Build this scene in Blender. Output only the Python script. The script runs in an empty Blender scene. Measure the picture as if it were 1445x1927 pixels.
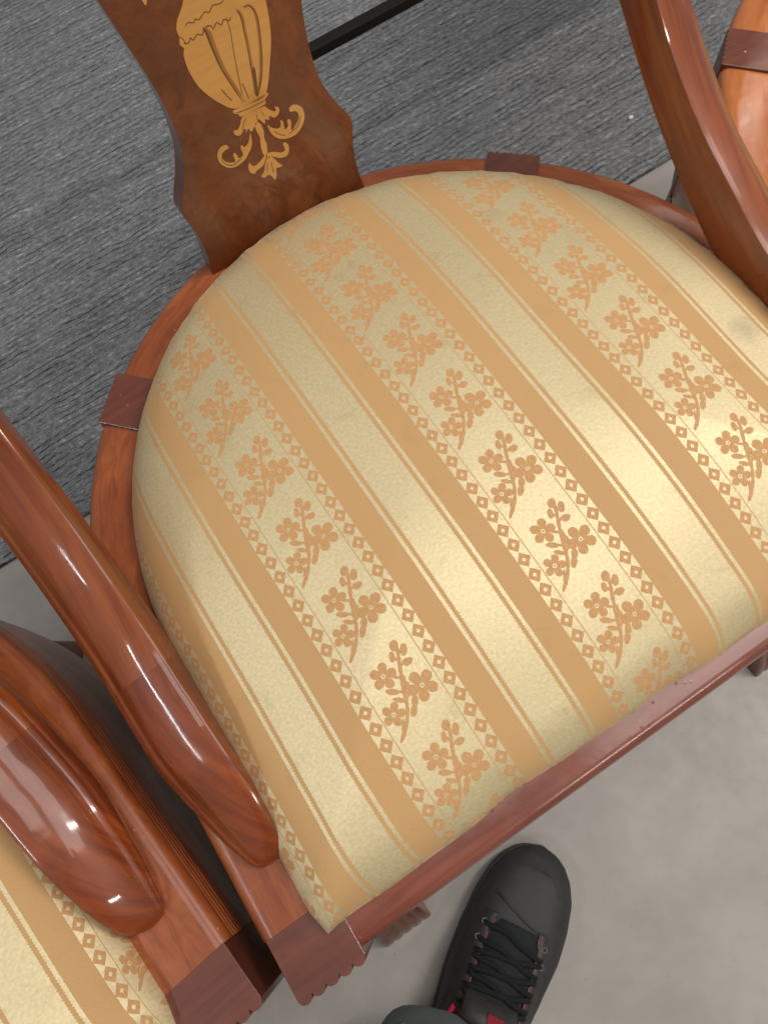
import bpy, bmesh, math, random
import numpy as np
from mathutils import Vector, Matrix, noise as mnoise

random.seed(7); np.random.seed(7)
scene = bpy.context.scene
COL = scene.collection
R = math.radians
ZS = 0.45                      # top of the seat frames above the floor (metres)

# ------------------------------------------------------------------ camera
IMG_W, IMG_H, FPX = 1445.0, 1927.0, 1450.0
CAM = np.array([-0.15209, 0.05563, 0.55676 + ZS])
PITCH, ROLL, YAW = 1.22762, 0.20743, 0.38675
_f = np.array([math.sin(YAW)*math.cos(PITCH), math.cos(YAW)*math.cos(PITCH), -math.sin(PITCH)])
_r = np.array([math.cos(YAW), -math.sin(YAW), 0.0])
_d = np.cross(_f, _r)
RIGHT = math.cos(ROLL)*_r + math.sin(ROLL)*_d
DOWN = -math.sin(ROLL)*_r + math.cos(ROLL)*_d
cd = bpy.data.cameras.new('camera'); cam = bpy.data.objects.new('camera', cd); COL.objects.link(cam)
cd.sensor_fit = 'HORIZONTAL'; cd.sensor_width = 36.0; cd.lens = 36.0*FPX/IMG_W
cd.clip_start = 0.02; cd.clip_end = 100
M = Matrix.Identity(4)
for i in range(3):
    M[i][0] = RIGHT[i]; M[i][1] = -DOWN[i]; M[i][2] = -_f[i]; M[i][3] = CAM[i]
cam.matrix_world = M
scene.camera = cam

# ------------------------------------------------------------------ world, lamps, exposure
w = bpy.data.worlds.new('World'); scene.world = w; w.use_nodes = True
bg = w.node_tree.nodes['Background']; bg.inputs[0].default_value = (1.0, 0.97, 0.94, 1); bg.inputs[1].default_value = 0.33

def ceiling_or_fill_lamp(x, y, z, sx, sy, power, col=(1, 0.95, 0.88)):
    ld = bpy.data.lights.new('ceiling_or_fill_lamp', 'AREA'); ld.shape = 'RECTANGLE'; ld.size = sx; ld.size_y = sy
    ld.energy = power; ld.color = col
    o = bpy.data.objects.new('ceiling_or_fill_lamp', ld); COL.objects.link(o); o.location = (x, y, z)
    return o
ceiling_or_fill_lamp(2.05, -0.20, 2.8, 1.5, 0.12, 46)                              # tube fitting over the row
ceiling_or_fill_lamp(1.25, 0.00, 2.9, 1.7, 1.8, 38, (1, 0.96, 0.92))               # wide diffuser panels of the ceiling
ceiling_or_fill_lamp(-0.25, 0.22, 2.9, 0.7, 0.8, 7.5, (1, 0.95, 0.90))  # fill light added to lift the satin sheen on the seat's left
ceiling_or_fill_lamp(-2.1, 0.5, 2.8, 0.10, 2.4, 34, (0.89, 0.96, 1.0))             # cool tube along the side
ceiling_or_fill_lamp(0.75, -2.05, 2.8, 1.0, 0.14, 24)                              # tube behind the standing person
scene.view_settings.view_transform = 'Standard'
try: scene.view_settings.look = 'None'
except Exception: pass
scene.view_settings.gamma = 1.0
scene.view_settings.use_curve_mapping = False
scene.view_settings.exposure = -0.17

# ------------------------------------------------------------------ helpers
def tag(o, label=None, cat=None, group=None, kind=None):
    for k, v in (('label', label), ('category', cat), ('group', group), ('kind', kind)):
        if v: o[k] = v
    return o

def empty(name, loc=(0, 0, 0)):
    o = bpy.data.objects.new(name, None); COL.objects.link(o); o.location = loc
    o.empty_display_size = 0.05
    return o

def mesh_obj(name, verts, faces, mat, parent=None, uvs=None, smooth=True, sharp=None):
    me = bpy.data.meshes.new(name)
    me.from_pydata([tuple(map(float, v)) for v in verts], [], faces)
    if uvs is not None:
        ul = me.uv_layers.new(name='UVMap')
        for lp in me.loops: ul.data[lp.index].uv = uvs[lp.vertex_index]
    if smooth:
        me.polygons.foreach_set('use_smooth', [True]*len(me.polygons))
    me.materials.append(mat)
    me.update()
    if smooth and sharp:
        me.set_sharp_from_angle(angle=R(sharp))
    o = bpy.data.objects.new(name, me); COL.objects.link(o)
    if parent: o.parent = parent
    return o

def cat_spline(P, n):
    """Catmull-Rom through the rows of P, n samples"""
    P = np.array(P, float); m = len(P)
    E = np.vstack([2*P[0]-P[1], P, 2*P[-1]-P[-2]])
    out = []
    for t in np.linspace(0, m-1, n):
        i = min(int(t), m-2); u = t-i
        a, b, c, d = E[i], E[i+1], E[i+2], E[i+3]
        out.append(0.5*((2*b)+(-a+c)*u+(2*a-5*b+4*c-d)*u*u+(-a+3*b-3*c+d)*u**3))
    return np.array(out)

def loft(name, rings, mat, parent=None, closed=True, caps=True, sharp=35, uvlen=None, smooth=True):
    """rings: list of (m,3) arrays of equal length -> tube mesh; UV u along, v around (metres)"""
    n = len(rings); m = len(rings[0])
    V = np.vstack(rings)
    cen = np.array([r.mean(0) for r in rings])
    L = np.r_[0, np.cumsum(np.linalg.norm(np.diff(cen, axis=0), axis=1))]
    uv = []
    for i, r in enumerate(rings):
        per = np.r_[0, np.cumsum(np.linalg.norm(np.diff(r, axis=0), axis=1))]
        uv += [(L[i], per[j]) for j in range(m)]
    F = []
    mm = m if closed else m-1
    for i in range(n-1):
        for j in range(mm):
            a = i*m+j; b = i*m+(j+1) % m
            F.append((a, b, b+m, a+m))
    if caps:
        F.append(tuple(range(m-1, -1, -1))); F.append(tuple(range((n-1)*m, n*m)))
    return mesh_obj(name, V, F, mat, parent, uv, smooth, sharp)

def tube(pts, rad, seg=8):
    """rings round a 3-D polyline"""
    pts = np.array(pts, float); rings = []
    n = len(pts); rad = np.broadcast_to(rad, (n,))
    prev = None
    for i in range(n):
        t = pts[min(i+1, n-1)]-pts[max(i-1, 0)]; t /= np.linalg.norm(t)+1e-12
        ref = np.array([0, 0, 1.0]) if abs(t[2]) < .9 else np.array([1.0, 0, 0])
        a = np.cross(ref, t); a /= np.linalg.norm(a); b = np.cross(t, a)
        rings.append(np.array([pts[i]+rad[i]*(math.cos(q)*a+math.sin(q)*b) for q in np.linspace(0, 2*math.pi, seg, endpoint=False)]))
    return rings

def prism(name, poly, z0, z1, mat, parent, bevel=0.0, smooth=False, uv_scale=1.0):
    """extruded plan polygon (x,y) with optional bevel"""
    bm = bmesh.new()
    vs = [bm.verts.new((x, y, z0)) for x, y in poly]
    f = bm.faces.new(vs)
    r = bmesh.ops.extrude_face_region(bm, geom=[f])
    for v in r['geom']:
        if isinstance(v, bmesh.types.BMVert): v.co.z = z1
    bmesh.ops.recalc_face_normals(bm, faces=bm.faces)
    if bevel:
        es = [e for e in bm.edges if abs(e.verts[0].co.z-e.verts[1].co.z) < 1e-6 and e.verts[0].co.z > max(z0, z1)-1e-6]
        bmesh.ops.bevel(bm, geom=es, offset=bevel, segments=2, affect='EDGES', profile=.5)
    me = bpy.data.meshes.new(name); bm.to_mesh(me); bm.free()
    ul = me.uv_layers.new(name='UVMap')
    for lp in me.loops:
        c = me.vertices[lp.vertex_index].co; ul.data[lp.index].uv = (c.x+c.z*.3, c.y+c.z)
    me.materials.append(mat)
    o = bpy.data.objects.new(name, me); COL.objects.link(o); o.parent = parent
    return o

# ------------------------------------------------------------------ node helpers
class NT:
    def __init__(s, name):
        s.mat = bpy.data.materials.new(name); s.mat.use_nodes = True
        s.t = s.mat.node_tree; s.n = s.t.nodes; s.l = s.t.links
        s.bsdf = s.n['Principled BSDF']
    def put(s, sock, v):
        if hasattr(v, 'is_output'): s.l.new(v, sock)
        elif v is not None: sock.default_value = v
    def math(s, op, a, b=None, c=None, clamp=False):
        n = s.n.new('ShaderNodeMath'); n.operation = op; n.use_clamp = clamp
        for i, v in enumerate((a, b, c)):
            if v is not None: s.put(n.inputs[i], v)
        return n.outputs[0]
    def vmath(s, op, a, b=None):
        n = s.n.new('ShaderNodeVectorMath'); n.operation = op
        s.put(n.inputs[0], a)
        if b is not None: s.put(n.inputs[1], b)
        return n.outputs['Value'] if op in ('LENGTH', 'DISTANCE', 'DOT_PRODUCT') else n.outputs[0]
    def coord(s, kind='UV'):
        return s.n.new('ShaderNodeTexCoord').outputs[kind]
    def mapping(s, v, loc=(0, 0, 0), rot=(0, 0, 0), sc=(1, 1, 1), typ='POINT'):
        n = s.n.new('ShaderNodeMapping'); n.vector_type = typ
        s.l.new(v, n.inputs[0]); n.inputs[1].default_value = loc; n.inputs[2].default_value = rot; n.inputs[3].default_value = sc
        return n.outputs[0]
    def noise(s, v, scale, detail=3, rough=.55, dist=0.0, out=0):
        n = s.n.new('ShaderNodeTexNoise'); s.l.new(v, n.inputs['Vector'])
        n.inputs['Scale'].default_value = scale; n.inputs['Detail'].default_value = detail
        n.inputs['Roughness'].default_value = rough; n.inputs['Distortion'].default_value = dist
        return n.outputs[out]
    def voronoi(s, v, scale, feature='F1', out='Distance'):
        n = s.n.new('ShaderNodeTexVoronoi'); n.feature = feature; s.l.new(v, n.inputs['Vector']); n.inputs['Scale'].default_value = scale
        return n.outputs[out]
    def ramp(s, fac, stops):
        n = s.n.new('ShaderNodeValToRGB'); s.l.new(fac, n.inputs[0])
        e = n.color_ramp.elements
        while len(e) < len(stops): e.new(0.5)
        for i, (p, c) in enumerate(stops):
            e[i].position = p; e[i].color = (c[0], c[1], c[2], 1) if hasattr(c, '__len__') else (c, c, c, 1)
        return n.outputs[0]
    def mix(s, fac, a, b, typ='MIX'):
        n = s.n.new('ShaderNodeMix'); n.data_type = 'RGBA'; n.blend_type = typ
        s.put(n.inputs[0], fac)
        for sk, v in ((n.inputs[6], a), (n.inputs[7], b)):
            if hasattr(v, 'is_output'): s.l.new(v, sk)
            else: sk.default_value = (*v[:3], 1)
        return n.outputs[2]
    def fmix(s, fac, a, b):
        n = s.n.new('ShaderNodeMix'); n.data_type = 'FLOAT'
        s.put(n.inputs[0], fac); s.put(n.inputs[2], a); s.put(n.inputs[3], b)
        return n.outputs[0]
    def maprange(s, v, a, b, c=0, d=1):
        n = s.n.new('ShaderNodeMapRange'); s.l.new(v, n.inputs[0])
        for i, q in enumerate((a, b, c, d)): n.inputs[i+1].default_value = q
        return n.outputs[0]
    def bump(s, h, strength, dist, normal=None):
        n = s.n.new('ShaderNodeBump'); n.inputs['Strength'].default_value = strength; n.inputs['Distance'].default_value = dist
        s.l.new(h, n.inputs['Height'])
        if normal is not None: s.l.new(normal, n.inputs['Normal'])
        return n.outputs[0]
    def sep(s, v):
        n = s.n.new('ShaderNodeSeparateXYZ'); s.l.new(v, n.inputs[0]); return n.outputs
    def comb(s, x, y, z=0.0):
        n = s.n.new('ShaderNodeCombineXYZ')
        for i, v in enumerate((x, y, z)): s.put(n.inputs[i], v)
        return n.outputs[0]
    def set(s, **k):
        for a, v in k.items(): s.put(s.bsdf.inputs[a.replace('_', ' ')], v)

def srgb(r, g, b):
    f = lambda c: c/12.92 if c <= .04045 else ((c+.055)/1.055)**2.4
    return (f(r/255), f(g/255), f(b/255))

# ------------------------------------------------------------------ materials
def wood(name, dark, mid, light, along=1.0, burl=0.0, nib=0.6, space='UV', rough=0.12, blot=.5, coat=.85):
    """lacquered veneer: long grain along U, blotchy figure, thick uneven glossy coat with dust nibs"""
    m = NT(name); c = m.coord(space)
    if burl:
        wv = m.noise(c, 14, 4, .6, 1.5, out=1)
        c2 = m.mapping(wv, sc=(.08, .08, .08))
        cc = m.vmath('ADD', c, c2)
        g = m.noise(m.mapping(cc, sc=(30, 12, 14)), 1.6, 6, .62, 1.2)
        fine = m.noise(m.mapping(cc, sc=(420, 60, 60)), 1.0, 3, .6)
    else:
        g = m.noise(m.mapping(c, sc=(9*along, 120, 40)), 1.0, 5, .6, .8)
        fine = m.noise(m.mapping(c, sc=(22, 900, 300)), 1.0, 3, .7)
    bl = m.noise(c, 16, 4, .6, .4)
    col = m.ramp(g, [(.16, dark), (.5, mid), (.86, light)])
    col = m.mix(m.maprange(bl, .36, .62, 0, blot), col, m.mix(.62, col, dark), 'MIX')
    col = m.mix(m.maprange(fine, .35, .7, .18, 0), col, m.mix(.7, col, (dark[0]*.4, dark[1]*.4, dark[2]*.4)))
    kv = m.n.new('ShaderNodeTexVoronoi'); m.l.new(m.mapping(c, sc=(.6, 1, 1)), kv.inputs['Vector']); kv.inputs['Scale'].default_value = 11
    kn = m.math('MULTIPLY', m.maprange(m.math('ADD', kv.outputs['Distance'], m.math('MULTIPLY', bl, .12)), .10, .20, .75, 0), m.math('GREATER_THAN', m.sep(kv.outputs['Color'])[1], .62))
    col = m.mix(kn, col, (dark[0]*.45, dark[1]*.45, dark[2]*.5))
    oc = m.coord('Object')
    peel = m.noise(oc, 55, 2, .5)
    v = m.n.new('ShaderNodeTexVoronoi'); m.l.new(oc, v.inputs['Vector']); v.inputs['Scale'].default_value = 105 if nib < .9 else 190
    dots = m.maprange(v.outputs['Distance'], .05, .22, 1, 0)
    sel = m.math('GREATER_THAN', m.sep(v.outputs['Color'])[0], .86 if nib < .9 else .45)
    patch = m.maprange(m.noise(oc, 9, 2, .5), .42, .5, 0, 1)
    dots = m.math('MULTIPLY', m.math('MULTIPLY', dots, sel), patch)
    n1 = m.bump(peel, .05, .0020)
    n2 = m.bump(dots, nib, .0020, n1)
    wear = m.noise(oc, 30, 4, .6)
    m.set(Base_Color=col, Roughness=.42, Specular_IOR_Level=.35, Coat_Weight=coat, Coat_IOR=1.5)
    m.put(m.bsdf.inputs['Coat Roughness'], m.maprange(wear, .35, .75, rough*.6, rough*2.4))
    m.l.new(n2, m.bsdf.inputs['Coat Normal'])
    m.l.new(m.bump(fine, .10, .0006), m.bsdf.inputs['Normal'])
    return m.mat

MW = {}
MW['arm'] = wood('lacquered_arm_wood', srgb(82, 32, 10), srgb(138, 61, 22), srgb(166, 85, 34), rough=.075, blot=.8)
MW['arm2'] = wood('lacquered_upper_arm_wood', srgb(90, 37, 11), srgb(140, 66, 23), srgb(168, 90, 36), rough=.075)
MW['ring'] = wood('flame_veneer_rail', srgb(106, 46, 20), srgb(156, 80, 38), srgb(182, 108, 58), along=3, blot=.75, coat=.45)
MW['ring_orange'] = wood('orange_veneer_rail', srgb(150, 78, 34), srgb(190, 110, 54), srgb(208, 132, 70), along=3, blot=.5)
MW['rail'] = wood('red_front_rail', srgb(92, 42, 28), srgb(124, 62, 44), srgb(142, 78, 56), nib=1.0, coat=1.0)
MW['block'] = wood('dark_block_veneer', srgb(78, 35, 23), srgb(105, 51, 35), srgb(124, 65, 45))
MW['leg'] = wood('dark_leg_wood', srgb(84, 40, 24), srgb(112, 58, 38), srgb(132, 72, 50))
MW['splat'] = wood('burl_splat_veneer', srgb(66, 27, 8), srgb(118, 56, 21), srgb(148, 80, 34), burl=1, nib=.15, space='Object', rough=.10)
MW['inlay'] = wood('satinwood_inlay', srgb(198, 138, 66), srgb(213, 154, 78), srgb(222, 166, 92), nib=0, space='Object', rough=.12, blot=.3)
MW['inlay_mid'] = wood('sand_shaded_inlay', srgb(140, 86, 38), srgb(166, 108, 52), srgb(186, 126, 64), nib=0, space='Object', rough=.12, blot=.6)
MW['inlay_dark'] = wood('scorched_inlay_line', srgb(84, 48, 20), srgb(104, 62, 26), srgb(120, 74, 34), nib=0, space='Object', rough=.12)

# -- woven seat fabric: satin stripes, diamond chains and flower sprigs
PX, QY = 0.144, 0.0606
def fabric_material():
    m = NT('striped_floral_brocade'); uv = m.coord('UV')
    jit = m.noise(uv, 760, 2, .6, out=1)
    uvj = m.vmath('ADD', uv, m.mapping(jit, loc=(-.0005, -.0005, 0), sc=(.0010, .0010, 0)))
    U, V, _ = m.sep(uvj)
    s = m.math('SUBTRACT', U, .003)
    idx = m.math('FLOOR', m.math('ADD', m.math('DIVIDE', s, PX), .5))
    lx = m.math('SUBTRACT', s, m.math('MULTIPLY', idx, PX))
    ax = m.math('ABSOLUTE', lx)
    odd = m.math('MODULO', m.math('ABSOLUTE', idx), 2.0)
    vo = m.math('ADD', m.math('SUBTRACT', V, .1903), m.math('MULTIPLY', odd, .0205))
    ly = m.math('SUBTRACT', m.math('FLOORED_MODULO', m.math('ADD', vo, .0253), QY), .0253)
    # stripes
    zig = m.math('MULTIPLY', m.math('SINE', m.math('MULTIPLY', V, 2*math.pi/.0021)), .00032)
    axz = m.math('ADD', ax, zig)
    tan = m.math('COMPARE', ax, .0430, .0092)
    brown = m.math('COMPARE', axz, .0563, .0014)
    thin = m.math('COMPARE', ax, .0229, .00042)
    # diamonds
    dy = m.math('SUBTRACT', m.math('FLOORED_MODULO', V, .01212), .00606)
    dd = m.math('ADD', m.math('DIVIDE', m.math('ABSOLUTE', m.math('SUBTRACT', ax, .0290)), .0054),
                m.math('DIVIDE', m.math('ABSOLUTE', dy), .0060))
    dia = m.math('MULTIPLY', m.math('LESS_THAN', dd, .97), m.math('GREATER_THAN', dd, .29))
    dia = m.math('MULTIPLY', dia, m.math('COMPARE', ax, .0289, .0050))
    # sprig
    loc = m.comb(lx, ly, 0.0)
    ells = []
    def E(x, y, a, rx, ry): ells.append((x-.003, y-.1903, a, rx, ry))
    L_, R_, B_ = (-.0035, .2088), (.0145, .1903), (-.0113, .1852)
    acc = None
    for c, r0, th in ((L_, .0091, -8), (R_, .0106, -41), (B_, .0080, -20)):
        q = m.sep(m.vmath('SUBTRACT', loc, (c[0]-.003, c[1]-.1903, 0)))
        ang = m.math('MULTIPLY', m.math('SUBTRACT', m.math('ARCTAN2', q[1], q[0]), R(th)), 2.5)
        pr = m.math('POWER', m.math('ABSOLUTE', m.math('COSINE', ang)), .44)
        rr = m.math('MULTIPLY_ADD', pr, r0*.74, r0*.26)
        dl = m.math('SQRT', m.math('ADD', m.math('MULTIPLY', q[0], q[0]), m.math('MULTIPLY', q[1], q[1])))
        ln = m.math('DIVIDE', dl, rr)
        ln = m.math('ADD', ln, m.math('MULTIPLY', m.math('COMPARE', dl, .00115, .00038), 5.0))
        acc = ln if acc is None else m.math('MINIMUM', acc, ln)
    E(.0131, .2215, .9, .0036, .0030); E(.0170, .2158, 1.0, .0040, .0025)
    E(.0080, .2160, 1.2, .0036, .0020); E(.0152, .2078, .1, .0034, .0023)
    E(.0058, .1956, .9, .0028, .0022); E(-.0040, .1975, 2.5, .0045, .0020); E(-.0032, .1908, 2.4, .0040, .0016)
    E(.0050, .1846, .95, .0038, .0023); E(.0012, .1802, .8, .0042, .0022); E(.0068, .2000, 1.3, .0030, .0012)
    st = [(.0140, .2190), (.0122, .2145), (.0100, .2105), (.0068, .2035), (.0036, .1966), (.0012, .1905), (-.0008, .1850), (-.0048, .1790), (-.0092, .1740), (-.0158, .1690)]
    for (x0, y0), (x1, y1) in zip(st, st[1:]):
        E((x0+x1)/2, (y0+y1)/2, math.atan2(y1-y0, x1-x0), math.hypot(x1-x0, y1-y0)*.72, .0014)
    E(-.0098, .1765, .95, .0045, .0008); E(.0035, .2035, 2.5, .0035, .0010); E(.0095, .2135, 2.1, .0034, .0009); E(.0125, .2092, .3, .0034, .0010)
    E(.0020, .1935, 2.5, .0040, .0009); E(.0032, .1900, .6, .0040, .0009)
    for (x, y, a, rx, ry) in ells:
        ln = m.vmath('LENGTH', m.mapping(loc, loc=(x, y, 0), rot=(0, 0, a), sc=(rx, ry, 1), typ='TEXTURE'))
        acc = ln if acc is None else m.math('MINIMUM', acc, ln)
    sprig = m.math('LESS_THAN', acc, 1.0)
    sprig = m.math('MULTIPLY', sprig, m.math('LESS_THAN', ax, .0222))
    mask = m.math('MAXIMUM', m.math('MAXIMUM', tan, brown), m.math('MAXIMUM', dia, sprig))
    mask = m.math('MAXIMUM', mask, m.math('MULTIPLY', thin, .8))
    # colours: warm tan twill against pale gold satin
    big = m.noise(uv, 22, 5, .6)
    fine = m.noise(uv, 1500, 2, .6)
    med = m.noise(uv, 420, 3, .6)
    tanc = m.mix(m.maprange(fine, .3, .7), srgb(182, 142, 94), srgb(196, 157, 108))
    cream = m.mix(m.maprange(med, .3, .72), srgb(199, 180, 135), srgb(220, 203, 161))
    sp = m.math('MAXIMUM', sprig, dia)
    thr = m.noise(m.mapping(uv, sc=(1500, 260, 1)), 1.0, 2, .6)
    tanc = m.mix(m.math('MULTIPLY', sp, .42), tanc, srgb(178, 124, 76))
    tanc = m.mix(m.math('MULTIPLY', sp, m.maprange(thr, .42, .62, 0, .55)), tanc, srgb(208, 166, 118))
    col = m.mix(mask, cream, tanc)
    # old handling marks
    st1 = m.maprange(m.noise(uv, 38, 5, .65, .5), .58, .74, 0, .26)
    col = m.mix(st1, col, srgb(150, 126, 84))
    st2 = m.maprange(m.noise(m.mapping(uv, loc=(.3, .1, 0)), 130, 3, .6), .70, .80, 0, .30)
    col = m.mix(st2, col, srgb(128, 108, 78))
    smd = m.maprange(m.vmath('DISTANCE', m.vmath('ADD', uv, m.mapping(m.noise(uv, 90, 3, .6, out=1), loc=(-.006, -.006, 0), sc=(.012, .012, 0))), (.222, .193, 0)), .004, .016, .34, 0)
    col = m.mix(smd, col, srgb(120, 112, 96))
    tg = m.n.new('ShaderNodeTangent'); tg.direction_type = 'UV_MAP'
    m.l.new(tg.outputs[0], m.bsdf.inputs['Tangent'])
    m.set(Base_Color=col, Metallic=m.fmix(mask, .35, .0), Roughness=m.fmix(mask, .50, .65), Anisotropic=m.fmix(mask, .7, 0.0), Specular_IOR_Level=m.fmix(mask, .9, .22),
          Sheen_Weight=m.fmix(mask, .05, .40), Sheen_Roughness=.4)
    m.put(m.bsdf.inputs['Sheen Tint'], (1.0, .82, .56, 1))
    h = m.math('ADD', m.math('MULTIPLY', mask, .8), m.math('MULTIPLY', fine, 1.1))
    nb = m.bump(h, .5, .0003)
    nb = m.bump(big, .12, .003, nb)
    m.l.new(nb, m.bsdf.inputs['Normal'])
    return m.mat
FABRIC = fabric_material()

def simple(name, col, rough=.6, var=.15, scale=60, spec=.4, bump=.15, bd=.001, coat=0.0):
    m = NT(name); c = m.coord('Object')
    n = m.noise(c, scale, 4, .6)
    m.set(Base_Color=m.mix(m.maprange(n, .3, .7), tuple(x*(1-var) for x in col), tuple(x*(1+var) for x in col)), Roughness=rough, Specular_IOR_Level=spec, Coat_Weight=coat, Coat_Roughness=.2)
    m.l.new(m.bump(n, bump, bd), m.bsdf.inputs['Normal'])
    return m.mat

def floor_material():
    m = NT('pale_grey_floor'); c = m.coord('Object')
    a = m.noise(c, 7, 6, .62, .4); b = m.noise(c, 46, 4, .6); d = m.noise(c, 420, 3, .6)
    col = m.ramp(a, [(.3, srgb(152, 146, 140)), (.5, srgb(163, 157, 151)), (.72, srgb(174, 168, 162))])
    col = m.mix(m.maprange(b, .5, .75, 0, .14), col, srgb(150, 141, 135))
    col = m.mix(m.maprange(d, .3, .7, .14, 0), col, srgb(140, 134, 130))
    v = m.voronoi(c, 34); col = m.mix(m.maprange(v, .015, .05, .55, 0), col, srgb(112, 104, 98))
    m.set(Base_Color=col, Specular_IOR_Level=.4, Roughness=m.maprange(b, .3, .7, .42, .60))
    m.l.new(m.bump(d, .12, .0006), m.bsdf.inputs['Normal'])
    return m.mat

def carpet_material():
    m = NT('grey_loop_carpet'); c = m.coord('Object')
    x, y, z = m.sep(c)
    wob = m.noise(m.mapping(c, sc=(14, 8, 1)), 1.0, 3, .5)
    yy = m.math('ADD', y, m.math('MULTIPLY', wob, .022))
    rib = m.math('ABSOLUTE', m.math('SINE', m.math('MULTIPLY', yy, math.pi/.0098)))
    gap = m.maprange(rib, .12, .55, 1, 0)
    vis = m.maprange(m.noise(m.mapping(c, sc=(9, 46, 1)), 1.0, 3, .6), .40, .60, .10, 1.0)
    brk = m.maprange(m.noise(m.mapping(c, sc=(95, 150, 1)), 1.0, 2, .6), .36, .58, .15, 1.0)
    gap = m.math('MULTIPLY', m.math('MULTIPLY', gap, vis), brk)
    fleck = m.noise(m.mapping(c, sc=(88, 165, 1)), 1.0, 4, .78)
    seg2 = m.noise(m.mapping(c, sc=(12, 90, 1)), 1.0, 3, .6)
    tuft = m.noise(c, 420, 2, .7)
    h = m.math('SUBTRACT', m.math('ADD', m.math('MULTIPLY', fleck, 1.25), m.math('ADD', m.math('MULTIPLY', tuft, .5), m.math('MULTIPLY', seg2, .55))), m.math('MULTIPLY', gap, .50))
    col = m.ramp(m.maprange(h, .62, 1.62), [(.08, srgb(50, 50, 52)), (.40, srgb(102, 103, 105)), (.66, srgb(136, 137, 139)), (.95, srgb(212, 212, 214))])
    m.set(Base_Color=col, Roughness=.95, Specular_IOR_Level=.12, Sheen_Weight=.15)
    m.l.new(m.bump(h, .8, .003), m.bsdf.inputs['Normal'])
    return m.mat

M_FLOOR = floor_material(); M_CARPET = carpet_material()
M_BLACK = simple('black_powder_coated_steel', srgb(27, 22, 18), .7, spec=.2)
M_SHOE = simple('black_shoe_leather', srgb(42, 43, 44), .64, .12, 90, .5, .18, .0012)
M_SHOE2 = simple('dark_shoe_panel', srgb(50, 48, 46), .5, .15, 140, .4, .25, .001)
M_MESH = simple('dark_tongue_fabric', srgb(34, 38, 38), .8, .3, 420, .2, .4, .001)
M_SOLE = simple('black_rubber_sole', srgb(34, 34, 35), .6)
M_LACE = simple('black_shoelace', srgb(27, 29, 30), .8, .3, 600, .2, .5, .001)
M_PINK = simple('pink_piping', srgb(128, 56, 66), .6, .2, 300)
M_RED = simple('crimson_lining', srgb(196, 28, 66), .7, .2, 300)
M_TROUSER = simple('grey_green_trouser_cloth', srgb(104, 114, 114), .85, .12, 500, .2, .3, .0008)
M_EYELET = simple('metal_eyelet', srgb(92, 92, 92), .4)

# ------------------------------------------------------------------ setting: floor and carpet
def sheet(name, x0, x1, y0, y1, z, th, mat, bevel=0):
    o = prism(name, [(x0, y0), (x1, y0), (x1, y1), (x0, y1)], z-th, z, mat, None, bevel)
    return tag(o, kind='structure')
sheet('floor', -4, 4, -4, 4, 0.0, .05, M_FLOOR)
sheet('carpet', -3.0, 3.0, .626, 3.6, .007, .006, M_CARPET, .002)

# ------------------------------------------------------------------ the armchair
RC, RA, RB = .23, .306, .309        # seat ring: centre y, half width, half depth
def ring_pt(deg, off=0.0):
    a = R(deg); return np.array([(RA+off)*math.cos(a), RC+(RB+off)*math.sin(a), 0.0])

RAIL_SEC = [(.004, -.165), (0, -.160), (0, -.0335), (.0016, -.0318), (0, -.0300), (0, -.0272), (.0016, -.0255), (0, -.0238), (0, -.0210), (.0016, -.0193), (0, -.0176), (0, -.0150), (.0014, -.0136), (0, -.0122),
            (0, -.0080), (.0008, -.0050), (.0025, -.0022), (.0055, -.0006), (.010, 0), (.022, .0003), (.040, .0), (.055, -.0005), (.055, -.165)]

def rail(name, path, mat, parent, sec=RAIL_SEC):
    """sweep the rail section along a plan path; outside is to the right of travel"""
    path = np.array(path, float); rings = []
    n = len(path)
    for i in range(n):
        t = path[min(i+1, n-1)]-path[max(i-1, 0)]; t /= np.linalg.norm(t)
        inn = np.array([-t[1], t[0], 0])
        rings.append(np.array([path[i]+inn*a+np.array([0, 0, ZS+b]) for a, b in sec]))
    return loft(name, rings, mat, parent, sharp=40)

def reeded_plan(W, D, n=5, bulge=.0042, per=7):
    """plan polygon, reeds on the -y side: x in +-W/2, y from -D/2 to D/2"""
    pts = [(W/2, D/2), (-W/2, D/2), (-W/2, -D/2)]
    for k in range(n):
        x0 = -W/2+W*k/n; wd = W/n
        for j in range(1, per+1):
            q = j/per; pts.append((x0+wd*q, -D/2-bulge*math.sqrt(max(0, 1-(2*q-1)**2)) if j < per else -D/2))
    return pts[::1]

def build_block(parent, x, y, rot, W, D, top, bottom, mat, n=5, bulge=.0042, bev=.0006):
    P = np.array(reeded_plan(W, D, n, bulge))
    c, s = math.cos(rot), math.sin(rot)
    poly = [(x+a*c-b*s, y+a*s+b*c) for a, b in P]
    return prism('corner_block', poly, bottom, top, mat, parent, bevel=bev)

def build_leg(parent, x, y, rot, stations, mat):
    """stations: (z, outward shift, W, D)"""
    rings = []
    st = cat_spline(stations, 26)
    c, s = math.cos(rot), math.sin(rot)
    for z, sh, W, D in st:
        P = np.array(reeded_plan(W, D, 5, .0019))
        P[:, 1] -= sh
        rings.append(np.array([(x+a*c-b*s, y+a*s+b*c, z) for a, b in P]))
    return loft('leg', rings, mat, parent, sharp=50)

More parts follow.
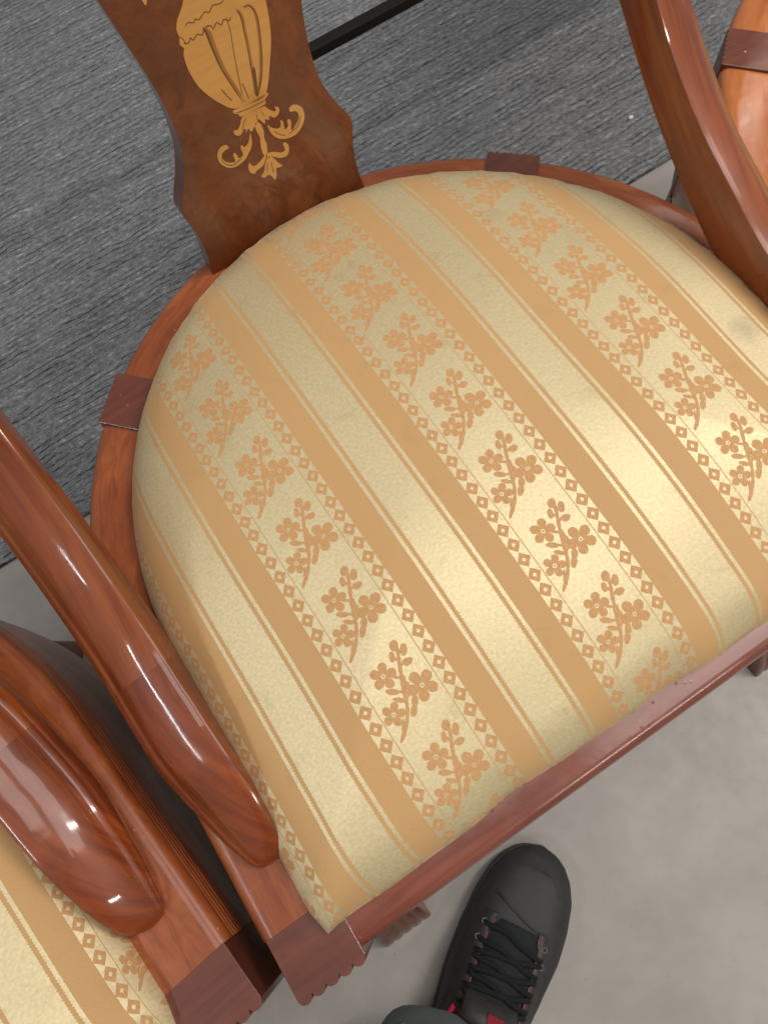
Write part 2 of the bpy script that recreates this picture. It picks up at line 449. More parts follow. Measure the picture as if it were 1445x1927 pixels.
def arm_sections(sx):
    """front tongue on the rail, then low sweep rising to the back; returns rings"""
    # y, x(inner face), zb, h(perp thickness), width
    T = np.array([
        (.0750, .2720, .000, .0015, .006), (.0762, .2670, .000, .008, .015), (.0810, .2610, .000, .015, .026), (.092, .2580, .000, .024, .033), (.110, .2565, .000, .034, .0395),
        (.140, .2565, .000, .046, .0455), (.17, .2575, .000, .053, .049), (.205, .2585, .002, .056, .049), (.25, .2595, .016, .052, .048),
        (.30, .2600, .044, .047, .047), (.34, .2605, .070, .041, .047), (.38, .2610, .101, .037, .047), (.42, .2600, .140, .036, .046),
        (.46, .2550, .190, .036, .045), (.497, .2430, .250, .036, .044), (.527, .2260, .318, .036, .043), (.548, .2060, .390, .036, .042)])
    S = cat_spline(T, 110)
    rings = []; n = len(S)
    for i in range(n):
        y, x, zb, h, wd = S[i]
        d = S[min(i+1, n-1)]-S[max(i-1, 0)]
        tv = np.array([d[1], d[0], d[2]])                # along
        up_t = np.array([0, d[0], d[2]]); up_t /= np.linalg.norm(up_t)+1e-9
        if i < 40: up_t = up_t*0+np.array([0, 1, 0]) if zb < .0015 else up_t
        nrm = np.array([0, -up_t[2], up_t[1]])            # perpendicular, upwards
        plan = np.array([tv[0], tv[1], 0]); plan /= np.linalg.norm(plan)+1e-9
        out = np.array([plan[1], -plan[0], 0])
        if y < .12: out = np.array([1.0, 0, 0])
        k = wd/.048; hh = h
        q = min(1, h/.040)
        prof = [(0.0, -.001), (0.0, hh*.30), (0.0, hh-.0016*q), (.0005*k, hh-.0005*q), (.0020*k, hh), (.0060*k, hh+.0001*q), (.0110*k, hh-.0004*q), (.0165*k, hh-.0014*q),
                (.0215*k, hh-.0028*q), (.0265*k, hh-.0047*q), (.0310*k, hh-.0072*q), (.0350*k, hh-.0104*q), (.0382*k, hh-.0142*q), (.0400*k, hh-.0172*q), (.0412*k, hh-.0180*q),
                (.0430*k, hh-.0188*q), (.0446*k, hh-.0208*q), (.0452*k, hh-.0228*q), (.0466*k, hh-.0238*q), (.0478*k, hh-.0262*q), (.0478*k, hh*.30), (.0465*k, hh*.12), (.0440*k, -.001)]
        base = np.array([x, y, ZS+zb])
        ring = np.array([base+out*a+nrm*b for a, b in prof])
        ring[:, 0] *= sx
        if sx < 0: ring = ring[::-1]
        rings.append(ring)
    return rings, S

# cushion height field ------------------------------------------------
FRONT_Y = [(a, b-.0035) for a, b in [(-.27, .0225), (-.2247, .0240), (-.179, .0228), (-.125, .0262), (-.089, .0262), (-.056, .0236), (.003, .0240), (.042, .0212), (.10, .0200), (.18, .022), (.27, .0225)]]
def cushion_outline():
    pts = []
    fx = np.linspace(-.2655, .2655, 60)
    fy = np.interp(fx, [a for a, _ in FRONT_Y], [b for _, b in FRONT_Y])
    fy += .0008*np.sin(fx*95)
    for a, b in zip(fx, fy): pts.append((a, b))
    for y in np.linspace(.035, .225, 28): pts.append((.2690, y))
    for a in np.linspace(0, 180, 90): pts.append((.2690*math.cos(R(a)), .232+.2800*math.sin(R(a))))
    for y in np.linspace(.225, .035, 28): pts.append((-.2690, y))
    O = np.array(pts)
    O[:, 0] += .0045*np.clip((O[:, 1]-.05)/.2, 0, 1)
    return O

def build_cushion(parent):
    O = cushion_outline()
    seg = np.roll(O, -1, 0)-O
    def dist(P):
        best = np.full(len(P), 9.0)
        for a, s in zip(O, seg):
            r = P-a; t = np.clip((r@s)/(s@s+1e-12), 0, 1)
            best = np.minimum(best, np.linalg.norm(r-t[:, None]*s, axis=1))
        return best
    # regular grid of the height field for arc lengths
    gx = np.arange(-.29, .2901, .003); gy = np.arange(0, .5301, .003)
    X, Y = np.meshgrid(gx, gy)
    P = np.c_[X.ravel(), Y.ravel()]
    def inside(P):
        c = np.zeros(len(P), bool); n = len(O)
        for i in range(n):
            a = O[i]; b = O[(i+1) % n]
            cond = ((a[1] > P[:, 1]) != (b[1] > P[:, 1])) & (P[:, 0] < (b[0]-a[0])*(P[:, 1]-a[1])/(b[1]-a[1]+1e-12)+a[0])
            c ^= cond
        return c
    def height(P, d):
        t = np.clip(d/.215, 0, 1)
        z = .0200*np.sqrt(np.clip(1-(1-np.clip(d/.033, 0, 1))**2, 0, 1))+.0355*(1-(1-t)**2.2)**.9
        z += .0012*np.sin(P[:, 0]*31+1.3)*np.sin(P[:, 1]*27+.4)*np.clip(d/.05, 0, 1)
        an = np.arctan2(P[:, 1]-.23, P[:, 0])
        z += np.exp(-d/.014)*np.clip(d/.004, 0, 1)*(.0010*np.sin(an*41+np.sin(an*7)*3)+.0008*np.sin(an*83+1.1))
        return z+.0015
    d = dist(P); ins = inside(P); d = np.where(ins, d, 0)
    Z = height(P, d).reshape(X.shape)
    zx = np.gradient(Z, gx, axis=1); zy = np.gradient(Z, gy, axis=0)
    lx = np.sqrt(1+np.clip(zx, -2.5, 2.5)**2)*.003; ly = np.sqrt(1+np.clip(zy, -2.5, 2.5)**2)*.003
    AU = np.cumsum(lx, axis=1); AV = np.cumsum(ly, axis=0)
    ix = np.argmin(abs(gx)); iy = np.argmin(abs(gy-.23))
    AU = AU-AU[:, ix:ix+1]; AV = AV-AV[iy:iy+1, :]+.23
    def bil(A, x, y):
        fx = np.clip((x-gx[0])/.003, 0, len(gx)-1.001); fy = np.clip((y-gy[0])/.003, 0, len(gy)-1.001)
        i = fx.astype(int); j = fy.astype(int); u = fx-i; v = fy-j
        return A[j, i]*(1-u)*(1-v)+A[j, i+1]*u*(1-v)+A[j+1, i]*(1-u)*v+A[j+1, i+1]*u*v
    # mesh: concentric rings from outline to a centre line point
    cen = np.array([0.0, .235])
    K = 64; n = len(O)
    rs = 1-(np.linspace(0, 1, K))**1.0
    rs = np.r_[1.0, 1-np.linspace(.004, 1, K-1)**1.35]
    V = []; UVs = []; F = []
    allP = np.vstack([cen+(O-cen)*max(r, 0.002) for r in rs])
    dd = dist(allP); dd[:n] = 0
    zz = height(allP, dd)
    zz[:n] = .001
    uu = bil(AU, allP[:, 0], allP[:, 1]); vv = bil(AV, allP[:, 0], allP[:, 1])
    V = [(p[0], p[1], ZS+z) for p, z in zip(allP, zz)]
    UVs = list(zip(uu, vv))
    # skirt
    b0 = len(V)
    V += [(o[0], o[1], ZS-.0025) for o in O]; UVs += [(u, v) for u, v in zip(uu[:n], vv[:n])]
    for k in range(K-1):
        for j in range(n):
            a = k*n+j; b = k*n+(j+1) % n
            F.append((a, b, b+n, a+n))
    F.append(tuple(range((K-1)*n, K*n)))
    for j in range(n): F.append((b0+j, b0+(j+1) % n, (j+1) % n, j))
    F.append(tuple(range(b0+n-1, b0-1, -1)))
    return mesh_obj('seat_cushion', V, F, FABRIC, parent, UVs, True, 60)

# splat ---------------------------------------------------------------
SPL_Y, SPL_T = .508, .13
def splat_pt(x, z, off=0.0):
    """front face of the raked splat; off = distance in front of it"""
    k = 1/math.sqrt(1+SPL_T**2)
    return np.array([x, SPL_Y+SPL_T*z-off*k, ZS+z+off*SPL_T*k])
def px_splat(a, b):
    """a point of the inlay, measured in the enlarged picture, laid on the splat's own plane"""
    u = 150+a/2.4083; v = b/2.4083
    d = ((u-IMG_W/2)*RIGHT+(v-IMG_H/2)*DOWN)/FPX+_f
    c = CAM-np.array([0, 0, ZS])
    t = (SPL_Y+SPL_T*c[2]-c[1])/(d[1]-SPL_T*d[2])
    q = c+t*d
    return q[0], q[2]

def slab(name, poly, o0, o1, mat, parent):
    """flat piece on the splat between two offsets from its face"""
    bm = bmesh.new()
    f = [bm.verts.new(splat_pt(x, z, o1)) for x, z in poly]
    b = [bm.verts.new(splat_pt(x, z, o0)) for x, z in poly]
    bm.faces.new(f); bm.faces.new(b[::-1]); n = len(poly)
    for i in range(n): bm.faces.new((f[i], b[i], b[(i+1) % n], f[(i+1) % n]))
    bmesh.ops.recalc_face_normals(bm, faces=bm.faces)
    me = bpy.data.meshes.new(name); bm.to_mesh(me); bm.free(); me.materials.append(mat)
    o = bpy.data.objects.new(name, me); COL.objects.link(o); o.parent = parent
    return o

def smooth_poly(pts, per=4):
    P = np.array(pts, float); n = len(P); out = []
    for i in range(n):
        a, b, c, d = P[i-1], P[i], P[(i+1) % n], P[(i+2) % n]
        for u in np.linspace(0, 1, per, endpoint=False):
            out.append(0.5*((2*b)+(-a+c)*u+(2*a-5*b+4*c-d)*u*u+(-a+3*b-3*c+d)*u**3))
    return out

INLAY = [
 ('urn_inlay', 2, [(480,-260),(452,-120),(470,-40),(462,30),(442,85),(437,128),(450,165),(453,200),(472,215),(470,245),(482,290),(505,340),(540,392),(590,436),(645,470),(700,490),(770,468),(835,437),(853,370),(861,280),(866,180),(861,110),(850,40),(835,-30),(800,-120),(740,-260)]),
 ('collar_inlay', 2, [(695,500),(760,470),(845,418),(851,430),(838,448),(841,468),(785,500),(730,526),(719,515),(703,513)]),
 ('acanthus_inlay', 2, [(737,527),(727,562),(714,588),(698,588),(700,606),(720,613),(735,601),(741,586),(751,580),(753,598),(764,578),(776,595),(790,574),(801,558),(812,536),(826,551),(841,556),(838,536),(858,541),(858,521),(880,531),(898,516),(905,496),(897,482),(882,483),(890,495),(880,503),(850,489),(838,479),(800,496)]),
 ('stem_inlay', 3, [(793,556),(800,590),(816,620),(818,650),(828,690),(838,702),(849,690),(846,650),(835,620),(833,590),(816,555)]),
 ('scroll_inlay', 3, [(850,565),(870,605),(905,626),(950,622),(986,600),(1010,562),(1018,522),(1010,490),(990,474),(965,473),(948,490),(955,505),(974,500),(990,512),(990,540),(975,570),(959,590),(956,546),(947,538),(939,546),(944,566),(930,586),(920,546),(909,546),(911,570),(895,581),(870,576)]),
 ('scroll_inlay', 3, [(772,600),(780,650),(766,690),(740,730),(700,756),(665,756),(635,736),(623,706),(630,676),(650,658),(669,657),(673,670),(655,681),(645,701),(655,726),(680,736),(704,730),(695,702),(701,691),(713,701),(722,715),(740,700),(728,667),(736,656),(748,665),(765,640)]),
 ('leaf_inlay', 3, [(848,695),(880,686),(914,690),(930,676),(920,652),(930,643),(945,655),(947,685),(935,705),(905,713),(870,706),(856,716)]),
 ('leaf_inlay', 3, [(845,706),(831,746),(802,770),(790,785),(770,776),(763,752),(770,736),(778,746),(795,750),(820,726),(838,702)]),
 ('fleur_inlay', 2, [(850,711),(839,745),(836,775),(822,796),(836,804),(855,790),(870,796),(885,813),(892,790),(890,761),(905,756),(918,746),(900,736),(885,721),(866,706)]),
 ('leaf_inlay', 2, [(262,-60),(274,-20),(287,8),(300,22),(303,-10),(296,-60)]),
]
LINES = [
 ([(558,118),(575,150),(600,215),(640,305),(690,385),(742,462)], 9, 3), ([(570,118),(590,112),(607,128)], 4, 3),
 ([(708,38),(728,70),(742,130),(760,215),(778,320),(800,432)], 4, 2), ([(742,30),(770,22),(800,60),(816,150),(824,260),(822,350),(806,434)], 3, 5),
 ([(788,300),(798,380),(803,434)], 9, 8), ([(664,70),(684,150),(700,250),(726,380),(738,430)], 2, 2), ([(640,400),(668,432),(690,452)], 3, 3), ([(735,372),(752,410),(766,444)], 3, 2),
 ([(474,186),(492,192),(496,166),(514,184),(533,150),(555,152),(562,126)], 3, 3), ([(478,112),(490,98),(512,104),(520,78),(545,84),(560,52),(586,50),(598,20),(640,12),(660,-12)], 3, 3),
 ([(606,126),(616,98),(640,112),(652,84),(676,92),(684,70)], 3, 3), ([(446,160),(470,176),(478,200)], 2, 2), ([(708,510),(770,486),(836,452)], 2, 2),
 ([(752,530),(742,560),(735,590)], 1.5, 1.5), ([(800,512),(806,545)], 1.5, 1.5), ([(820,500),(838,524)], 1.5, 1.5), ([(850,735),(848,775)], 2, 1.5), ([(866,730),(878,780)], 2, 1.5),
 ([(1000,520),(985,570),(945,606)], 2, 2), ([(645,690),(650,730),(690,746),(735,712)], 2, 2), ([(935,610),(905,606),(880,590)], 2, 2)]

def build_splat(parent):
    # half width by height above the seat frame
    HW = [(-.03, .080), (0, .079), (.02, .0765), (.04, .0762), (.055, .0780), (.064, .0800), (.070, .0796), (.078, .0762), (.090, .0698), (.108, .0622), (.125, .0590), (.145, .0582), (.17, .0600), (.20, .0650),
          (.24, .0720), (.29, .083), (.34, .097), (.385, .110), (.41, .114)]
    S = cat_spline(HW, 90)
    verts = []; F = []; uvs = []
    TH = .019; n = len(S); m = 12
    sec = []
    for z, h in S:
        ring = []
        for q in np.linspace(-1, 1, m):                                   # front, slightly rounded arris
            e = .0012*max(0, (abs(q)-.92)/.08)
            ring.append(splat_pt(q*h, z, -e))
        for q in (1, -1):
            ring.append(splat_pt(q*(h-.0002), z, -TH))
        verts.append(np.array(ring))
    o = loft('back_splat', verts, MW['splat'], parent, sharp=30)
    pc = []
    for nm, per, P in INLAY:
        poly = [px_splat(a, b) for a, b in smooth_poly(P, per)]
        slab(nm, poly, -.0008, .0003, MW['inlay'], o)
    for P, w0, w1, dx in [(LINES[0][0], 24, 7, 9), (LINES[2][0], 10, 6, 6), (LINES[3][0], 9, 11, -5), (LINES[4][0], 14, 16, -4)]:
        C = cat_spline(np.array(P, float)+np.array([dx, -2]), len(P)*4)
        t = np.gradient(C, axis=0); t /= np.linalg.norm(t, axis=1)[:, None]; nn = np.c_[-t[:, 1], t[:, 0]]
        ww = np.linspace(w0, w1, len(C))*.6*np.clip(np.minimum(np.linspace(0, 4, len(C)), np.linspace(6, 0, len(C)))+.08, 0, 1)
        poly = [px_splat(*q) for q in np.vstack([C+nn*ww[:, None], (C-nn*ww[:, None])[::-1]])]
        slab('inlay_shade', poly, .0001, .0004, MW['inlay_mid'], o)
    for P, w0, w1 in LINES:
        C = cat_spline(np.array(P, float), len(P)*4)
        if len(P) >= 6 and w0 == 3 and w1 == 3:
            q = np.linspace(0, len(P)-1, len(P)*4); A = np.array(P, float)+np.random.uniform(-5, 5, (len(P), 2))
            C = np.c_[np.interp(q, range(len(P)), A[:, 0]), np.interp(q, range(len(P)), A[:, 1])]
        t = np.gradient(C, axis=0); t /= np.linalg.norm(t, axis=1)[:, None]; nn = np.c_[-t[:, 1], t[:, 0]]
        ww = np.linspace(w0, w1, len(C))*.62*np.clip(np.minimum(np.linspace(0, 8, len(C)), np.linspace(8, 0, len(C)))+.25, 0, 1)
        poly = [px_splat(*q) for q in np.vstack([C+nn*ww[:, None], (C-nn*ww[:, None])[::-1]])]
        slab('inlay_line', poly, .0001, .0005, MW['inlay_dark'], o)
    return o

def build_chair():
    root = empty('armchair')
    # rails
    front = [(x, 0.0, 0) for x in np.linspace(-.2535, .2535, 30)]
    fsec = [(.0035, -.090), (0, -.086), (0, -.0085), (.0004, -.0058), (.0016, -.0034), (.0034, -.0016), (.0056, -.0006), (.0085, -.0001), (.024, .0003), (.040, 0), (.055, -.0004), (.055, -.090)]
    rail('front_rail', front, MW['rail'], root, fsec)
    right = [(RA, y, 0) for y in np.linspace(.0365, .22, 14)]+[tuple(ring_pt(a)) for a in np.linspace(0, 44, 18)]
    rail('side_rail', right, MW['ring'], root)
    rail('back_rail', [tuple(ring_pt(a)) for a in np.linspace(45, 135, 46)], MW['ring'], root)
    rail('side_rail', [tuple(ring_pt(a)) for a in np.linspace(136, 180, 18)]+[(-RA, y, 0) for y in np.linspace(.22, .0365, 14)], MW['ring'], root)
    # blocks and legs
    for sx in (-1, 1):
        build_block(root, sx*.2772, .0165, 0, .0505, .0405, ZS+.0006, ZS-.170, MW['block'], bev=.0002)
        build_leg(root, sx*.2772, .0165, 0, [(ZS-.169, 0, .046, .037), (.25, -.001, .043, .036), (.20, -.002, .042, .036), (.12, .006, .044, .035), (.06, .030, .052, .034), (.02, .052, .060, .032), (0, .060, .064, .030)], MW['leg'])
    for sx, dg in ((1, 47.5), (-1, 133.5)):
        pt = ring_pt(dg, -.0235)
        rot = R(dg+90)
        build_block(root, pt[0], pt[1], rot, .047, .045, ZS+.0028, ZS-.170, MW['block'], 8, .0016)
        build_leg(root, pt[0], pt[1], rot, [(ZS-.169, 0, .044, .040), (.245, 0, .040, .038), (.18, .004, .037, .036), (.09, .012, .036, .034), (.03, .022, .036, .032), (0, .028, .036, .031)], MW['leg'])
    # arms in two jointed pieces
    for sx in (-1, 1):
        rings, S = arm_sections(sx)
        cut = int(np.argmin(abs(S[:, 0]-.232)))
        loft('arm_support', rings[:cut+1], MW['arm'], root, sharp=38)
        up = [r+np.array([0, .00005, .00003]) for r in rings[cut:]]
        loft('armrest', up, MW['arm2'], root, sharp=38)
    # crest rail over the back, out of the picture
    C = cat_spline([(.222, .552, .405), (.17, .572, .418), (.09, .583, .424), (0, .586, .426), (-.09, .583, .424), (-.17, .572, .418), (-.222, .552, .405)], 40)
    rings = []
    for q in C:
        rings.append(np.array([(q[0], q[1]+a, ZS+q[2]+b) for a, b in [(-.022, -.022), (-.024, .02), (-.016, .034), (.0, .039), (.016, .034), (.022, .02), (.020, -.022)]]))
    loft('crest_rail', rings, MW['arm2'], root, sharp=50)
    build_splat(root)
    build_cushion(root)
    return root

def copy_tree(o, parent=None):
    c = o.copy(); COL.objects.link(c)
    if parent:
        c.parent = parent
    for ch in o.children: copy_tree(ch, c)
    return c

GROUP = 'matching armchairs set side by side'
chair = build_chair()
tag(chair, 'glossy wooden armchair with gold striped floral seat and urn inlaid splat, between two others', 'armchair', GROUP)
left = copy_tree(chair); left.location = (-.6213, -.024, 0); left.rotation_euler.z = .13
tag(left, 'armchair with striped seat standing beside the urn splat chair, on the trouser hem side', 'armchair', GROUP)
for ch in left.children:
    if ch.name.startswith('seat_cushion'): ch.location.x = -.014
    if ch.name.startswith('arm') and ch.data.vertices[0].co.x > 0:
        pv = Vector((.28, .088, 0)); ch.rotation_euler.z = .085; ch.location = pv-Matrix.Rotation(.085, 3, 'Z') @ pv
def copy_side(o):
    """armless chair of the same set"""
    c = o.copy(); COL.objects.link(c)
    for ch in o.children:
        if ch.name.startswith(('arm_support', 'armrest')): continue
        k = copy_tree(ch, c)
        if ch.name.startswith('seat_cushion'): k.scale = (.9, .9, 1); k.location = (0, .026, -.0006)
    return c
right = copy_side(chair); right.location = (.625, -.022, 0); right.rotation_euler.z = -.05
for ch in right.children:
    if ch.name.startswith(('side_rail', 'back_rail')):
        ch.material_slots[0].link = 'OBJECT'; ch.material_slots[0].material = MW['ring_orange']
tag(right, 'orange toned armless chair beyond the urn splat chair, on the side away from the sneaker', 'chair', GROUP)

# ------------------------------------------------------------------ black steel frame behind
fr = empty('steel_frame', (0, 0, 0))
tag(fr, 'low black steel bar frame standing on the grey carpet behind the chairs', 'frame')
def box(name, x0, x1, y0, y1, z0, z1, mat, parent):
    return prism(name, [(x0, y0), (x1, y0), (x1, y1), (x0, y1)], z0, z1, mat, parent, .0015)
box('bar', .112, 1.70, .843, .859, .291, .304, M_BLACK, fr)
box('leg', .115, .133, .8435, .8585, .007, .60, M_BLACK, fr)
box('leg', 1.68, 1.698, .8435, .8585, .007, .60, M_BLACK, fr)
box('top_rail', .112, 1.70, .843, .859, .5995, .612, M_BLACK, fr)
box('shadow_board', .71, 1.70, .705, .862, .6115, .630, M_BLACK, fr)  # unseen board, added to cast the dark band across the carpet

# crumb on the carpet
bm = bmesh.new(); bmesh.ops.create_icosphere(bm, subdivisions=2, radius=.0032)
for v in bm.verts: v.co *= 1+.3*mnoise.noise(v.co*600); v.co.x *= 1.4
me = bpy.data.meshes.new('crumb'); bm.to_mesh(me); bm.free(); me.materials.append(simple('white_crumb', srgb(225, 225, 222), .8))
o = bpy.data.objects.new('crumb', me); COL.objects.link(o)
d = ((1187-IMG_W/2)*RIGHT+(220-IMG_H/2)*DOWN)/FPX+_f; t = (.009-CAM[2])/d[2]; o.location = tuple(CAM+t*d)
tag(o, 'small white crumb lying on the grey carpet', 'crumb')

# ------------------------------------------------------------------ the person's foot
TOE = np.array([-.095, -.066]); AXI = np.array([-.842, -.542]); AXI /= np.linalg.norm(AXI); PER = np.array([-AXI[1], AXI[0]])
def sp(d, l, z): q = TOE+AXI*d+PER*l; return np.array([q[0], q[1], z])
def half_w(d):
    return np.interp(d, [0, .004, .012, .025, .045, .075, .11, .15, .20, .245, .275, .29, .296], [0, .017, .029, .040, .049, .0545, .0565, .0545, .049, .042, .033, .018, 0])
def mid_l(d):
    return np.interp(d, [0, .05, .1, .16, .3], [.004, .004, .003, -.001, -.004])
person = empty('person', tuple(sp(.22, 0, 0)))
tag(person, 'person standing in dark trousers and one black lace-up sneaker with pink trim', 'person')
def padd(o):
    o.parent = person; o.matrix_parent_inverse = Matrix.Translation(-Vector(person.location)); return o
shoe_rings = []
def top_z(d): return np.interp(d, [0, .01, .03, .06, .10, .14, .18, .22, .26, .30], [.022, .034, .046, .053, .060, .073, .084, .088, .088, .086])
ds = np.r_[np.linspace(.0008, .03, 10), np.linspace(.038, .29, 34)]
for d_ in ds:
    h = half_w(d_)*.985; zt = top_z(d_); z0 = .014
    if d_ > .17: zt = min(zt, .072)
    ring = []
    for a in np.linspace(0, math.pi, 25):
        ca = math.cos(a); sa = math.sin(a)
        ring.append(sp(d_, mid_l(d_)+h*math.copysign(abs(ca)**.62, ca), z0+(zt-z0)*sa**.85))
    shoe_rings.append(np.array(ring))
shoe = padd(loft('shoe', shoe_rings, M_SHOE, None, sharp=60)); shoe['label'] = 'black leather lace-up sneaker'
def spart(o): o.parent = shoe; return o
# sole
sr = []
for z, k in ((.0, .97), (.004, 1.015), (.018, 1.02), (.024, 1.0)):
    L_ = [sp(d_, mid_l(d_)+half_w(d_)*k, z) for d_ in np.linspace(-.002*0+.0, .296, 50)]
    R2 = [sp(d_, mid_l(d_)-half_w(d_)*k, z) for d_ in np.linspace(.296, 0, 50)]
    sr.append(np.array(L_+R2))
spart(loft('sole', sr, M_SOLE, None, sharp=40))
def surf(d_, l, off=0):
    h = half_w(d_)*.985; zt = top_z(d_); z0 = .014
    q = np.clip((l-mid_l(d_))/h, -1, 1); ca = abs(q)**(1/.62); sa = math.sqrt(max(0, 1-ca*ca))
    return sp(d_, l, z0+(zt-z0)*sa**.85+off)
def ribbon(name, pts, rad, mat, flat=.5):
    P = cat_spline(np.array(pts), max(8, len(pts)*5)); rings = tube(P, rad, 8)
    return spart(loft(name, rings, mat, None, sharp=80))
# toe seam and facing edges
ribbon('toe_seam', [surf(.062, -.049, .0), surf(.064, -.030, .0006), surf(.075, -.004, .0008), surf(.083, .022, .0006), surf(.078, .044, 0)], .0011, M_SHOE2)
ribbon('toe_seam', [surf(.044, .036, .0), surf(.028, .022, .0004), surf(.024, 0, .0004), surf(.034, -.026, .0004)], .0008, M_SHOE2)
# tongue panel
tr = []
for d_ in np.linspace(.086, .168, 14):
    k = np.interp(d_, [.086, .10, .168], [.020, .026, .027]); c0 = np.interp(d_, [.086, .168], [.002, -.002])
    tr.append(np.array([surf(d_, c0+q*k, .0015+.0035*(1-q*q)+.0008*math.sin(d_*160)) for q in np.linspace(-1, 1, 11)]+[surf(d_, c0+q*k, -.006) for q in np.linspace(1, -1, 5)]))
spart(loft('tongue', tr, M_MESH, None, sharp=60))
tp = []
for d_, zz in ((.158, .080), (.168, .092), (.177, .099), (.183, .097)):
    tp.append(np.array([sp(d_, -.002+.029*math.cos(a), zz-.004+.010*math.sin(a)+(-.004 if a > math.pi else 0)) for a in np.linspace(0, 2*math.pi, 16, endpoint=False)]))
spart(loft('tongue_top', tp, M_SHOE2, None, sharp=60))
tl = [np.array([sp(d_, l, z) for l, z in ((-.004, zz), (.013, zz), (.013, zz-.002), (-.004, zz-.002))]) for d_, zz in ((.1675, .0995), (.1765, .1058))]
spart(loft('tongue_label', tl, simple('dark_red_label', srgb(124, 20, 36), .7, .3, 400), None, sharp=20))
for sg in (-1, 1):
    fl = lambda d_: np.interp(d_, [.086, .10, .14, .17, .20], [.024, .0285, .0300, .030, .032])*sg
    ds2 = np.linspace(.090, .225, 9)
    fr_r = []
    for d_ in np.linspace(.084, .196, 16):
        a = fl(d_)
        fr_r.append(np.array([surf(d_, a, .0030), surf(d_, a+sg*.003, .0042), surf(d_, a+sg*.008, .0032), surf(d_, a+sg*.013, .0002), surf(d_, a+sg*.010, -.004), surf(d_, a, -.003)][::sg]))
    spart(loft('eyelet_facing', fr_r, M_SHOE2, None, sharp=60))
    for k in range(7):
        a0 = .089+k*.0150; a1 = a0+.0080
        ribbon('piping', [surf(x, fl(x)-sg*.0004, .0038) for x in np.linspace(a0, a1, 4)], .00095, M_PINK)
    ribbon('collar_lining', [sp(.180, sg*.036, .078), sp(.205, sg*.041, .078), sp(.245, sg*.036, .078), sp(.275, sg*.018, .078)], .0032, M_RED)
    for k in range(5):
        dk = .096+k*.0165
        e = surf(dk, fl(dk)+sg*.007, .0042)
        rg = tube([e+np.array([.0026*math.cos(q), .0026*math.sin(q), 0]) for q in np.linspace(0, 2*math.pi, 13)], .0008, 6)
        if k in (0, 1): spart(loft('eyelet', rg, M_EYELET, None, caps=False))
for k in range(5):
    dk = .096+k*.0165
    for sg in (-1, 1):
        if k == 0 and sg == 1: continue
        P = [surf(dk, sg*.035, .0040), surf(dk+.001, sg*.028, .0052), surf(dk+.005*(sg > 0)+.001, sg*.008, .0070), surf(dk+.0075, -sg*.012, .0068), surf(dk+.0105, -sg*.028, .0062), surf(dk+.0120, -sg*.035, .0040)]
        C = cat_spline(np.array(P), 26); rings = []
        for i, q in enumerate(C):
            t = C[min(i+1, 25)]-C[max(i-1, 0)]; t /= np.linalg.norm(t)
            sd = np.cross(t, [0, 0, 1]); sd /= np.linalg.norm(sd); up = np.cross(sd, t)
            rings.append(np.array([q+sd*.0027*math.cos(a)+up*.0011*math.sin(a) for a in np.linspace(0, 2*math.pi, 10, endpoint=False)]))
        spart(loft('lace', rings, M_LACE, None, sharp=80))
# second shoe, behind and out of the picture
sh2 = shoe.copy(); COL.objects.link(sh2); sh2.parent = person
sh2.matrix_parent_inverse = Matrix.Translation(-Vector(person.location))
sh2.matrix_local = Matrix.Translation(Vector((-.21, -.30, 0))) @ Matrix.Translation(-Vector(person.location))
sh2.matrix_parent_inverse = Matrix.Identity(4)
for ch in list(shoe.children):
    k = ch.copy(); COL.objects.link(k); k.parent = sh2
# trouser legs: hem loose round the ankle, up to the waist
def leg_rings(dx, dy, hipx, hipy):
    prof = [(.088, .242, -.032, .055, .068), (.089, .242, -.032, .058, .072), (.094, .242, -.032, .0585, .0725), (.12, .242, -.026, .058, .070), (.18, .244, -.016, .060, .070), (.28, .25, -.004, .064, .068), (.40, .265, .0, .068, .068), (.48, .275, .0, .070, .070)]
    out = []
    for z, d_, l, rd, rl in prof:
        ring = []
        for a in np.linspace(0, 2*math.pi, 40, endpoint=False):
            wv = 1+.035*math.sin(3*a+z*30)+.02*math.sin(7*a+z*55)
            ring.append(sp(d_+rd*wv*math.cos(a), l+rl*wv*math.sin(a), z+(.006*math.sin(2*a+.6) if z < .1 else 0))+np.array([dx, dy, 0]))
        out.append(np.array(ring))
    inner = [np.array([sp(.242, -.032, .10)+np.array([dx, dy, 0])+(q-sp(.242, -.032, .10)-np.array([dx, dy, 0]))*np.array([.93, .93, 1])+np.array([0, 0, dz]) for q in out[0]]) for dz in (.03, 0)]
    top = out[-1]; c0 = top.mean(0)
    for z, k, f in ((.60, 1.08, .32), (.72, 1.2, .64), (.82, 1.28, .88), (.90, 1.25, 1.0)):
        cc = np.array([c0[0]+(hipx-c0[0])*f, c0[1]+(hipy-c0[1])*f, z])
        out.append(np.array([cc+(q-c0)*np.array([k, k, 0]) for q in top]))
    return inner+out
padd(loft('trouser_leg', leg_rings(0, 0, -.33, -.50), M_TROUSER, None, sharp=70))
padd(loft('trouser_leg', leg_rings(-.21, -.30, -.50, -.60), M_TROUSER, None, sharp=70))
def skin_chain(name, V, E, RAD, mat, root=0, levels=2):
    me = bpy.data.meshes.new(name); me.from_pydata(V, E, []); me.materials.append(mat)
    o = bpy.data.objects.new(name, me); COL.objects.link(o)
    md = o.modifiers.new('skin', 'SKIN'); md.use_smooth_shade = True
    for i, r in enumerate(RAD):
        me.skin_vertices[0].data[i].radius = r if hasattr(r, '__len__') else (r, r)
        me.skin_vertices[0].data[i].use_root = (i == root)
    sb = o.modifiers.new('subsurf', 'SUBSURF'); sb.levels = levels; sb.render_levels = levels
    return padd(o)
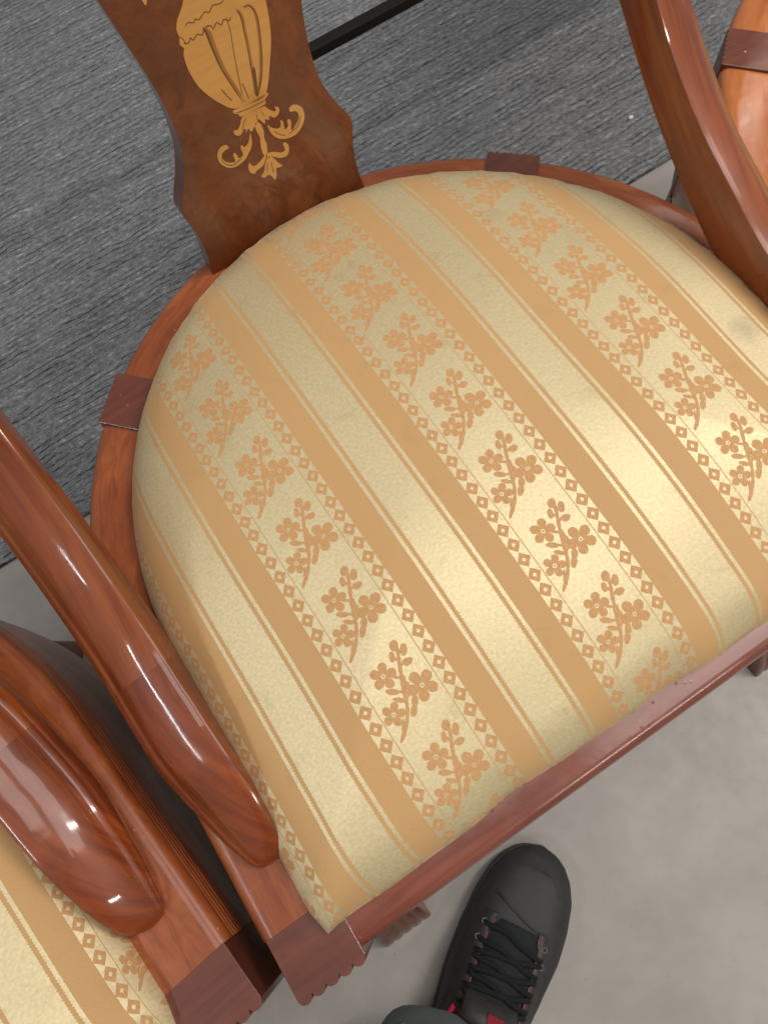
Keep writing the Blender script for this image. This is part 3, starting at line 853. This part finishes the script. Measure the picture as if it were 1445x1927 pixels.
M_JACKET = simple('dark_jacket_cloth', srgb(48, 52, 58), .85, .15, 300, .2, .3, .001)
M_SKIN = simple('skin', srgb(196, 148, 120), .55, .08, 80, .4, .1, .0005)
M_HAIR = simple('dark_hair', srgb(44, 34, 28), .6, .3, 200, .4, .6, .002)
# jacket: hips, spine, shoulders, both sleeves reaching forward to the phone
JV = [(-.42, -.55, .86), (-.42, -.55, 1.00), (-.42, -.56, 1.18), (-.41, -.56, 1.34), (-.41, -.55, 1.44),
      (-.26, -.59, 1.38), (-.21, -.52, 1.24), (-.19, -.38, 1.13), (-.13, -.22, 1.09),
      (-.56, -.49, 1.38), (-.58, -.41, 1.24), (-.48, -.28, 1.14), (-.34, -.17, 1.09)]
JE = [(0, 1), (1, 2), (2, 3), (3, 4), (3, 5), (5, 6), (6, 7), (7, 8), (3, 9), (9, 10), (10, 11), (11, 12)]
JR = [(.17, .12), (.155, .11), (.17, .12), (.16, .10), .06, .072, .056, .047, .036, .072, .056, .047, .036]
skin_chain('jacket', JV, JE, JR, M_JACKET)
# head with a neck, nose, ears, hair
HV = [(-.41, -.55, 1.43), (-.405, -.54, 1.50), (-.40, -.53, 1.56), (-.395, -.525, 1.63), (-.395, -.53, 1.69), (-.365, -.435, 1.585), (-.47, -.57, 1.61), (-.315, -.51, 1.61)]
skin_chain('head', HV, [(0, 1), (1, 2), (2, 3), (3, 4), (2, 5), (3, 6), (3, 7)], [.052, .05, (.07, .085), (.078, .095), (.05, .06), .014, .012, .012], M_SKIN)
skin_chain('hair', [(-.40, -.57, 1.60), (-.398, -.555, 1.67), (-.395, -.54, 1.71)], [(0, 1), (1, 2)], [.082, .085, .05], M_HAIR)
for hx, hy, sg in ((-.11, -.165, -1), (-.30, -.12, 1)):
    base = np.array([hx, hy, 1.088]); V = [tuple(base+np.array([0, -.05, .002])), tuple(base), tuple(base+np.array([sg*.012, .045, .004]))]
    E_ = [(0, 1), (1, 2)]; RR = [(.024, .018), (.034, .015), (.036, .012)]
    for k in range(4):
        o0 = base+np.array([-.027+.018*k, .052, .006]); L1 = (.024, .028, .027, .021)[k]
        V += [tuple(o0), tuple(o0+np.array([sg*.008, L1, .010])), tuple(o0+np.array([sg*.024, L1*1.5, .004]))]
        n0 = len(V)-3; E_ += [(2, n0), (n0, n0+1), (n0+1, n0+2)]; RR += [.0095, .0085, .0075]
    V += [tuple(base+np.array([sg*.036, .018, .008])), tuple(base+np.array([sg*.060, .045, .012]))]
    E_ += [(1, len(V)-2), (len(V)-2, len(V)-1)]; RR += [.011, .009]
    skin_chain('hand', V, E_, RR, M_SKIN, 1)

scene.render.resolution_x = 767; scene.render.resolution_y = 1024
